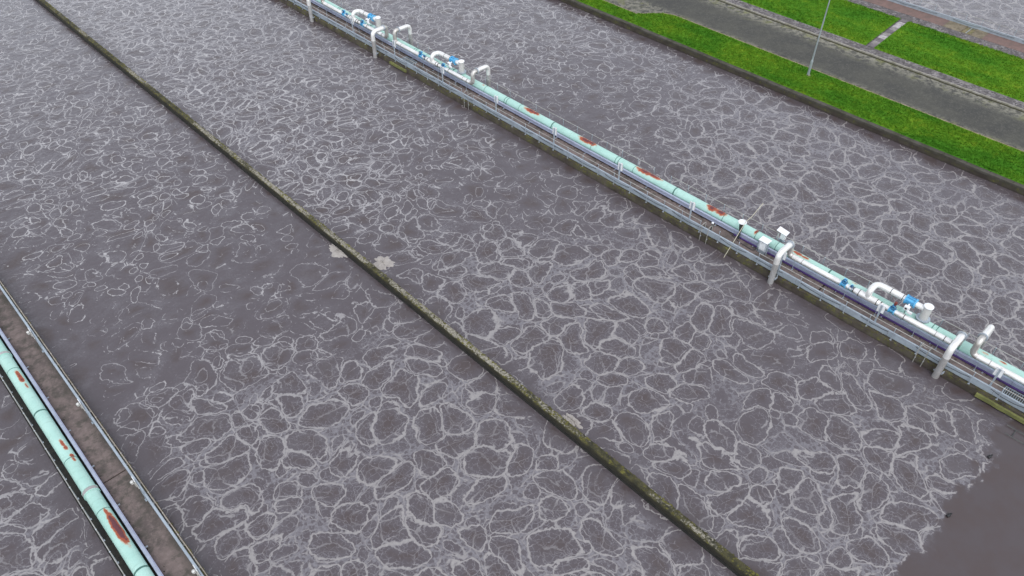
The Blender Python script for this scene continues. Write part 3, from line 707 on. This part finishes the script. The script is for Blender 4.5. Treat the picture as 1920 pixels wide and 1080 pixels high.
def air_feed(name, label, yf, yn, side):
    t = thing(name, label, 'pipework', (RX, (yf+yn)/2, WALL_Z))
    q = (yf-yn)/11.45                                    # stretch relative to the nearest set
    Y = lambda d: yn + d*q                               # distance from the near end
    rr = .17
    # straight runs
    obj('run_pipe', MB().cyl((RX, Y(11.15), RZ), (RX, Y(7.75), RZ), rr, n=18), M['steel'], t)
    obj('run_pipe', MB().cyl((RX, Y(3.6), RZ), (RX, Y(.35), RZ), rr, n=18), M['steel'], t)
    obj('spool', MB().cyl((RX, Y(7.75), RZ), (RX, Y(6.65), RZ), rr*.82, n=16), M['steel'], t)
    obj('spool', MB().cyl((RX, Y(4.95), RZ), (RX, Y(3.6), RZ), rr*.85, n=16), M['steel'], t)
    obj('tee_body', MB().cyl((RX, Y(6.65), RZ), (RX, Y(6.35), RZ), .17, .215, n=18, caps=False).cyl((RX, Y(6.35), RZ), (RX, Y(5.15), RZ), .215, n=18).cyl((RX, Y(5.15), RZ), (RX, Y(4.9), RZ), .215, .16, n=18, caps=False), M['steel'], t)
    for d in (10.4, 6.7, 6.3, 5.1, 4.85, 3.3, 1.3, .75): obj('clamp', MB().cyl((RX, Y(d)-.022, RZ), (RX, Y(d)+.022, RZ), (.22 if 5 < d < 6.5 else rr)+.012, n=18), M['band'] if d not in (10.4, 1.3) else M['downpipe'], t)
    add_valve(t, Y(7.4)); add_valve(t, Y(6.88), small=True); add_valve(t, Y(4.1), red=side < 0 and yn < 10)
    # loop from the tee over to the riser on the main
    ty = Y(5.75); cy = Y(2.45); TZ = 2.22
    loop = fillet([(RX, ty, RZ), (RX, ty, TZ), (MAINX, ty-.02, TZ), (MAINX, Y(3.85), TZ)], .42, 8)
    obj('loop_pipe', MB().tube(loop, .20, 18), M['steel'], t)
    for d in (4.75, 3.98): obj('clamp', MB().cyl((MAINX, Y(d)-.02, TZ), (MAINX, Y(d)+.02, TZ), .212, n=18), M['band'], t)
    fm = obj('flow_meter', MB().cyl((MAINX, Y(3.8), TZ), (MAINX, Y(3.8)-.62, TZ), .25, n=20).cyl((MAINX, Y(3.8)+.03, TZ), (MAINX, Y(3.8)-.05, TZ), .32, n=20).cyl((MAINX, Y(3.8)-.57, TZ), (MAINX, Y(3.8)-.65, TZ), .32, n=20), M['blue_light'], t)
    for a in (20, 65, 110, 155): 
        ca, sa = math.cos(math.radians(a)), math.sin(math.radians(a)); obj('tie_bar', MB().cyl((MAINX+.285*ca, Y(3.8), TZ+.285*sa), (MAINX+.285*ca, Y(3.8)-.6, TZ+.285*sa), .022, n=6), M['blue'], fm)
    hy = Y(3.8)-.35
    hd = obj('transmitter', MB().cyl((MAINX-.3, hy, TZ-.02), (MAINX-.56, hy-.05, TZ-.06), .055, n=10).box(MAINX-.76, MAINX-.54, hy-.2, hy+.12, TZ-.2, TZ+.06).box(MAINX-.80, MAINX-.70, hy-.45, hy-.15, TZ-.30, TZ-.16), M['white'], t)
    obj('transmitter_leg', MB().cyl((MAINX-.66, hy-.02, TZ-.2), (MAINX-.66, hy-.02, MAINZ+.1), .022, n=6), M['band'], t)
    obj('transmitter_dial', MB().cyl((MAINX-.775, hy-.02, TZ-.06), (MAINX-.755, hy-.02, TZ-.06), .07, n=12), M['black'], hd)
    obj('connector', MB().cyl((MAINX, Y(3.8)-.65, TZ), (MAINX, cy+.2, TZ), .19, n=16), M['steel'], t)
    cw = obj('riser', MB().cyl((MAINX, cy, MAINZ+.2), (MAINX, cy, 2.50), .262, n=24).cyl((MAINX, cy, 2.02), (MAINX, cy, 2.05), .272, n=24), M['offwhite'], t)
    obj('lid', MB().cyl((MAINX, cy, 2.50), (MAINX, cy, 2.55), .295, n=24).cyl((MAINX, cy, 2.55), (MAINX, cy, 2.58), .295, .25, n=24), M['white'], cw)
    obj('riser_flange', flange((MAINX, cy, MAINZ+.50), (0, 0, 1), .43), M['galv'], t)
    # saddle boss where the riser meets the main
    obj('saddle_boss', MB().cyl((MAINX, cy, MAINZ+.1), (MAINX, cy, MAINZ+.47), .41, .37, n=28), M['green'], t)
    # both ends rise, cross over and drop into one lane
    for ye, s in ((yf, 1), (yn, -1)):
        y1 = ye - s*.32 - s*0
        top = 2.62
        if side < 0:
            # s=+1 far end: run comes from smaller Y
            el = fillet([(RX, y1 - s*.0, RZ), (RX, ye, RZ), (RX, ye, top), (RX-.3, ye, top)], .34, 8)
            obj('end_elbow', MB().tube([Vector(p) for p in el], .19, 18), M['steel_elbow'], t)
            obj('cross_flange', flange((RX-.32, ye, top), (1, 0, 0), .30), M['galv_light'], t)
            cr = fillet([(RX-.34, ye, top), (DXX, ye, top), (DXX, ye, 1.75)], .5, 9)
            obj('cross_pipe', MB().tube(cr, .20, 18), M['steel'], t)
            obj('down_pipe', MB().cyl((DXX, ye, 1.75), (DXX, ye, -.6), .20, n=18).cyl((DXX, ye, .53), (DXX, ye, .57), .21, n=18).cyl((DXX, ye, 1.73), (DXX, ye, 1.76), .207, n=18), M['downpipe'], t)
            obj('wall_bracket', MB().box(DXX-.03, BX0+.02, ye-.30, ye-.22, .46, .54).box(DXX-.03, DXX+.05, ye-.26, ye+.26, .40, .46), M['galv_light'], t, False)
        else:
            el = fillet([(RX, y1, RZ), (RX, ye, RZ), (RX, ye, top), (RX+.45, ye, top)], .36, 8)
            obj('end_elbow', MB().tube(el, .19, 18), M['steel_elbow'], t)
            obj('cross_flange', flange((RX+.48, ye, top), (1, 0, 0), .28), M['galv_light'], t)
            cr = fillet([(RX+.5, ye, top), (BX1+.25, ye, top), (BX1+.25, ye, 1.75)], .5, 9)
            obj('cross_pipe', MB().tube(cr, .19, 18), M['steel'], t)
            obj('down_pipe', MB().cyl((BX1+.25, ye, 1.75), (BX1+.25, ye, -.6), .19, n=18), M['downpipe'], t)
    for d in (10.9, 7.1, 4.9, 2.4, .9):                 # legs bracketed off the deck
        y = Y(d)
        obj('leg', MB().cyl((RX-.06, y, WALL_Z-.01), (RX-.06, y, RZ-.12), .022, n=8).box(RX-.12, RX, y-.05, y+.05, WALL_Z-.01, WALL_Z+.015).box(RX-.18, RX+.18, y-.03, y+.03, RZ-.215, RZ-.175), M['galv'], t)
    return t
air_feed('air_feed_pipework', 'nearest white air pipework on the bridge, both ends dropping into the near lane', 15.47, 4.02, -1)
air_feed('air_feed_pipework', 'white air pipework cut off at the right edge, its arch crossing the green pipe', 3.12, -8.3, 1)
air_feed('air_feed_pipework', 'farthest white air pipework near the top edge with down pipes in the near lane', 71.3, 60.15, -1)
air_feed('air_feed_pipework', 'distant white air pipework whose end arches cross behind the green pipe', 58.85, 47.55, 1)

# ------------------------------------------------------------ walkway lamps
def lamp(label, x, y, sgn, group):
    t = thing('walkway_lamp', label, 'lamp', (x, y, WALL_Z), group)
    top = 2.5
    obj('post', MB().box(x-.03, x+.03, y-.055, y+.055, WALL_Z-.01, top-.02).box(x-.08, x+.08, y-.1, y+.1, WALL_Z-.01, WALL_Z+.012), M['galv'], t, False)
    xb = x + sgn*.034
    p = obj('back_plate', MB().box(min(xb, xb+sgn*.022), max(xb, xb+sgn*.022), y-.21, y+.21, top-.62, top), M['white'], t, False)
    for q in (-1, 1): obj('rim', MB().box(min(xb-sgn*.004, xb+sgn*.03), max(xb-sgn*.004, xb+sgn*.03), y+q*.218-.007, y+q*.218+.007, top-.63, top+.01), M['offwhite'], p, False)
    gx = xb + sgn*.13
    obj('globe', MB().cyl((gx, y, top-.26), (gx, y, top-.12), .07, .09, n=14).blob((gx, y, top-.12), .09, .09, .075, 14, 4, 0), M['offwhite'], t)
    obj('bracket', MB().cyl((xb, y-.02, top-.30), (gx, y-.02, top-.26), .03, n=8).box(min(xb+sgn*.024, xb+sgn*.09), max(xb+sgn*.024, xb+sgn*.09), y-.20, y-.06, top-.42, top-.30), M['rail'], t)
ORD = ['first', 'second', 'third', 'fourth', 'fifth', 'sixth', 'seventh', 'eighth', 'ninth', 'tenth', 'eleventh']
MY = [1.4, 8.5, 15.4, 22.8, 29.5, 36.4, 43.3, 50.4, 57.5, 64.3]
where = ['at the right edge of the photo', 'standing between two blue valves', 'half hidden behind a bent down pipe', 'left of the white dish',
         'fifth from the right edge', 'sixth from the right edge', 'just right of the distant arched pipes', 'beside the distant blue valves',
         'between the two distant sets of pipework', 'farthest along, near the top edge']
for y, wlab in zip(MY, where): lamp('white backed post lamp on the central bridge, ' + wlab, BX0+.27, y, 1, 'lamps along the central pipe bridge')
LYs = [22.0, 28.45, 35.2, 42.6]
for y, wlab in zip(LYs, ['cut by the bottom edge of the photo', 'just below the crack across the deck', 'second from the top', 'nearest the left edge of the photo']):
    lamp('pale post lamp on the lower left walkway, ' + wlab, LX1-.29, y, -1, 'lamps along the lower left walkway')

# ------------------------------------------------------------ lamp column on the verge
lc = on_z(1515, 141, GZ+.03)
t = thing('lamp_column', 'tall grey lamp column rising from the grass verge beside the road', 'lamp post', (lc[0], lc[1], GZ))
obj('base_section', MB().cyl((lc[0], lc[1], GZ-.1), (lc[0], lc[1], GZ+1.45), .115, n=16).cyl((lc[0], lc[1], GZ+1.45), (lc[0], lc[1], GZ+1.6), .115, .075, n=16), M['lamp_col'], t)
obj('shaft', MB().cyl((lc[0], lc[1], GZ+1.55), (lc[0], lc[1], 8.6), .075, .05, n=14), M['lamp_col'], t)
obj('lantern', MB().tube([(lc[0], lc[1], 8.55), (lc[0]+.15, lc[1], 8.75), (lc[0]+.7, lc[1], 8.85)], .04, 8).box(lc[0]+.6, lc[0]+1.25, lc[1]-.14, lc[1]+.14, 8.78, 8.92), M['lamp_col'], t)
obj('footing', MB().blob((lc[0], lc[1], GZ+.02), .34, .30, .06, 10, 2), M['edge_soil'], t)

# ------------------------------------------------------------ single things on the bridge
x, y = 40.75, 17.35
t = thing('control_panel', 'pale grey control panel with hood on the bridge deck left of a bent down pipe', 'control panel', (x, y, WALL_Z))
obj('cabinet', MB().bevel_box(x-.12, x+.16, y-.30, y+.30, .80, 1.62, .02), M['panel'], t, False)
obj('door', MB().box(x-.14, x-.122, y-.20, y+.20, .88, 1.50), M['white'], t, False)
obj('hood', MB().box(x-.22, x+.36, y-.36, y+.36, 1.63, 1.66), M['white'], t, False)
obj('side_post', MB().box(x-.06, x+.0, y-.40, y-.33, WALL_Z-.01, 1.63), M['galv'], t, False)
obj('side_post', MB().box(x-.06, x+.0, y+.33, y+.40, WALL_Z-.01, 1.63), M['galv'], t, False)
obj('plinth', MB().box(x-.10, x+.14, y-.26, y+.26, WALL_Z-.01, .80), M['galv'], t, False)
obj('conduit', MB().tube(fillet([(x-.06, y+.2, 1.0), (x-.3, y+.5, .62), (x-.2, y+1.6, .60), (x+.1, y+2.6, .60)], .3), .02, 6), M['cable'], t)
x, y = BX1-.14, 16.95
t = thing('instrument_stand', 'small white instrument box with sloping cover on the railing behind the green pipe', 'instrument', (x, y, .46))
obj('stand', MB().cyl((x+.05, y, .44), (x+.05, y, 1.35), .035, n=8).box(x-.02, x+.12, y-.35, y+.35, 1.02, 1.10), M['galv'], t)
obj('box', MB().bevel_box(x-.10, x+.18, y-.30, y+.02, 1.25, 1.72, .02), M['white'], t, False)
obj('sensor', MB().cyl((x-.02, y+.22, 1.10), (x-.02, y+.22, 1.55), .06, n=10), M['offwhite'], t)
m = MB(); m.v = [(x-.2, y-.42, 1.74), (x+.24, y-.42, 1.82), (x+.24, y+.36, 1.92), (x-.2, y+.36, 1.84)]; m.v += [(a, b, c+.03) for a, b, c in m.v]
m.f = [(3,2,1,0),(4,5,6,7),(0,1,5,4),(1,2,6,5),(2,3,7,6),(3,0,4,7)]; obj('cover', m, M['white'], t, False)
obj('cover_strut', MB().cyl((x+.05, y, 1.3), (x+.03, y, 1.84), .03, n=8), M['galv'], t)
# dark tapered post with a white dish
d = on_x(1392, 417, 40.86)
t = thing('dish_post', 'white dish on a dark tapered post in front of the green pipe', 'post', (d[0], d[1], WALL_Z))
obj('post', MB().cyl((d[0], d[1], WALL_Z-.01), (d[0], d[1], 1.2), .06, .07, n=12).cyl((d[0], d[1], 1.2), (d[0], d[1], d[2]-.04), .08, .20, n=16), M['dark_cone'], t)
obj('dish', MB().cyl((d[0], d[1], d[2]-.05), (d[0], d[1], d[2]+.02), .22, .30, n=22).torus((d[0], d[1], d[2]+.03), (0,0,1), .27, .035, 22, 6), M['white'], t)
# scum pole leaning over both railings
P = [on_x(1357, 483, 39.02), on_x(1399, 415, 40.62), on_x(1409, 407, 41.25), on_x(1431, 381, 41.95)]
t = tag(obj('scum_pole', MB().tube([tuple(q) for q in P], .022, 8), M['pole']), 'long thin bent pale pole leaning from the water across the pipe bridge', 'pole')
# ladders with hoops through the near railing
def ladder(label, y, w=.55, chain=False):
    t = thing('access_ladder', label, 'ladder', (NX, y, -.4))
    for s in (-1, 1):
        yy = y + s*w/2
        obj('stile', MB().tube(fillet([(NX-.17, yy, -.7), (NX-.17, yy, 1.48), (NX+.30, yy, 1.48), (NX+.30, yy, WALL_Z-.01)], .16, 6), .022, 8), M['rail'], t)
    for k in range(7): z = -.3 + k*.29; obj('rung', MB().cyl((NX-.17, y-w/2, z), (NX-.17, y+w/2, z), .011, n=6), M['kerb_dark'], t) if z < .6 else None
    obj('bracket', MB().box(NX-.17, NX-.07, y-w/2-.03, y-w/2+.03, .4, .46).box(NX-.17, NX-.07, y+w/2-.03, y+w/2+.03, .4, .46), M['galv'], t, False)
    if chain:
        pts = [(NX, y-w/2 + w*k/8, 1.5-.10*math.sin(math.pi*k/8)) for k in range(9)]
        obj('chain', MB().tube(pts, .02, 6), M['rail'], t)
ladder('pale hooped access ladder on the bridge edge beside the leaning pole', 21.2)
ladder('access ladder with a chain on the near railing by the nearest down pipe', 5.25, .5, True)
ladder('distant hooped access ladder on the bridge edge below the far arched pipes', 46.8)
# white knob marker by the ladder
b = on_z(1240+895/9.6, 340+885/9.6, WALL_Z)
t = thing('marker_bollard', 'short dark bollard with a white cap on the bridge deck beside the ladder', 'bollard', (b[0], b[1], WALL_Z))
obj('stem', MB().cyl((b[0], b[1], WALL_Z-.01), (b[0], b[1], 1.22), .05, n=10), M['dark_cone'], t)
obj('cap', MB().cyl((b[0], b[1], 1.22), (b[0], b[1], 1.26), .09, n=12).blob((b[0], b[1], 1.26), .09, .09, .07, 10, 3, 0), M['white'], t)
# slime green boards on the wall face
for a, e, lab in ((-4.5, 1.75, 'yellow green slimy board along the bridge wall near the right edge'), (55.5, 58.0, 'short yellow green board on the distant bridge wall')):
    m = MB(); n = 14
    for k in range(n+1):
        yy = a + (e-a)*k/n; j = random.uniform(-.015, .015)
        m.v += [(BX0-.13+j, yy, .12), (BX0-.13+j, yy, .36+j), (BX0+.01, yy, .38+j), (BX0+.01, yy, .10)]
    for k in range(n):
        for i in range(4): m.f.append((k*4+i, (k+1)*4+i, (k+1)*4+(i+1)%4, k*4+(i+1)%4))
    m.f += [(0,1,2,3), (n*4+3, n*4+2, n*4+1, n*4)]
    tag(obj('weir_board', m, M['yellowgreen'], None, False), lab, 'board')
# open grating let into the deck
def grating(label, y0, y1):
    t = thing('floor_grating', label, 'grating', (40.2, (y0+y1)/2, WALL_Z))
    xa, xb = BX0+.40, BX0+1.45
    obj('frame', MB().box(xa, xb, y0, y0+.05, WALL_Z-.01, WALL_Z+.04).box(xa, xb, y1-.05, y1, WALL_Z-.01, WALL_Z+.04).box(xa, xa+.05, y0+.05, y1-.05, WALL_Z-.01, WALL_Z+.04).box(xb-.05, xb, y0+.05, y1-.05, WALL_Z-.01, WALL_Z+.04), M['galv'], t, False)
    obj('shadow_plate', MB().box(xa+.05, xb-.05, y0+.05, y1-.05, WALL_Z-.01, WALL_Z+.008), M['pit'], t, False)
    n = int((y1-y0)/.12)
    for k in range(1, n): yy = y0 + (y1-y0)*k/n; obj('bar', MB().box(xa+.05, xb-.05, yy-.012, yy+.012, WALL_Z+.008, WALL_Z+.036), M['galv'], t, False)
grating('steel floor grating in the bridge deck at the right edge', -2.2, .75)
grating('steel floor grating in the distant bridge deck above the green board', 55.6, 57.3)

# ------------------------------------------------------------ afloat: black floats, scum patches
for (u, v), lab in (((1855, 857), 'small black float at the foam edge nearer the pipe bridge'), ((1778, 967), 'small black float at the foam edge farther from the pipe bridge')):
    c = on_z(u, v, 0); t = thing('marker_float', lab, 'float', (c[0], c[1], 0), 'floats at the edge of the foam')
    obj('body', MB().cyl((c[0]-.12, c[1]+.04, .03), (c[0]+.06, c[1]-.02, .05), .075, .085, n=10), M['black'], t)
    obj('neck', MB().cyl((c[0]+.05, c[1]-.02, .02), (c[0]+.14, c[1]-.06, .16), .05, .04, n=8), M['black'], t)
def scum(u, v, sx, sy, lab, off=0):
    c = on_z(u, v, 0); m = MB(); n = 44; R = 14; b = 0
    rs = random.Random(int(u)); ph = [rs.uniform(0, 6.28) for _ in range(6)]; jt = [rs.uniform(-.07, .07) for _ in range(n)]
    for r in range(R+1):
        for k in range(n):
            a = 2*math.pi*k/n; s = 1 + .10*math.sin(2*a+ph[0]) + .12*math.sin(3*a+ph[1]) + .10*math.sin(5*a+ph[4]) + .09*math.sin(8*a+ph[2]) + .08*math.sin(13*a+ph[3]) + jt[k]
            q = r/R; z = .002 + .085*(1-q**3)*(.35+.65*rs.random())
            m.v.append((c[0]+sx*s*q*math.cos(a), c[1]+sy*s*q*math.sin(a), z if r < R else -.01))
    for r in range(R):
        for k in range(n): m.f.append((r*n+k, r*n+(k+1)%n, (r+1)*n+(k+1)%n, (r+1)*n+k)[::-1])
    tag(obj('scum_patch', m, M['foam_solid']), lab, 'foam', 'stiff scum patches beside the dividing wall')
scum(634, 470, .50, 1.05, 'cream scum patch against the left side of the dividing wall')
scum(718, 493, .62, .80, 'cream scum patch right of the dividing wall near the middle of the photo')
scum(1073, 789, .26, .75, 'small cream scum patch against the right side of the dividing wall')

# dark twin bars with a cross bar at the surface of the calm water
a_, b_ = on_z(1888, 797, 0), on_z(1884, 812, 0); c_ = on_z(1905, 807, 0)
t = thing('twin_bars', 'dark twin bars lying on the calm water at the right edge', 'boom', (a_[0], a_[1], 0))
for q in (a_, b_): obj('rail', MB().cyl((q[0], q[1], .0), (q[0], -9, .0), .045, n=8), M['band'], t)
obj('cross_bar', MB().cyl((a_[0], c_[1], .0), (b_[0], c_[1], .0), .04, n=8), M['band'], t)
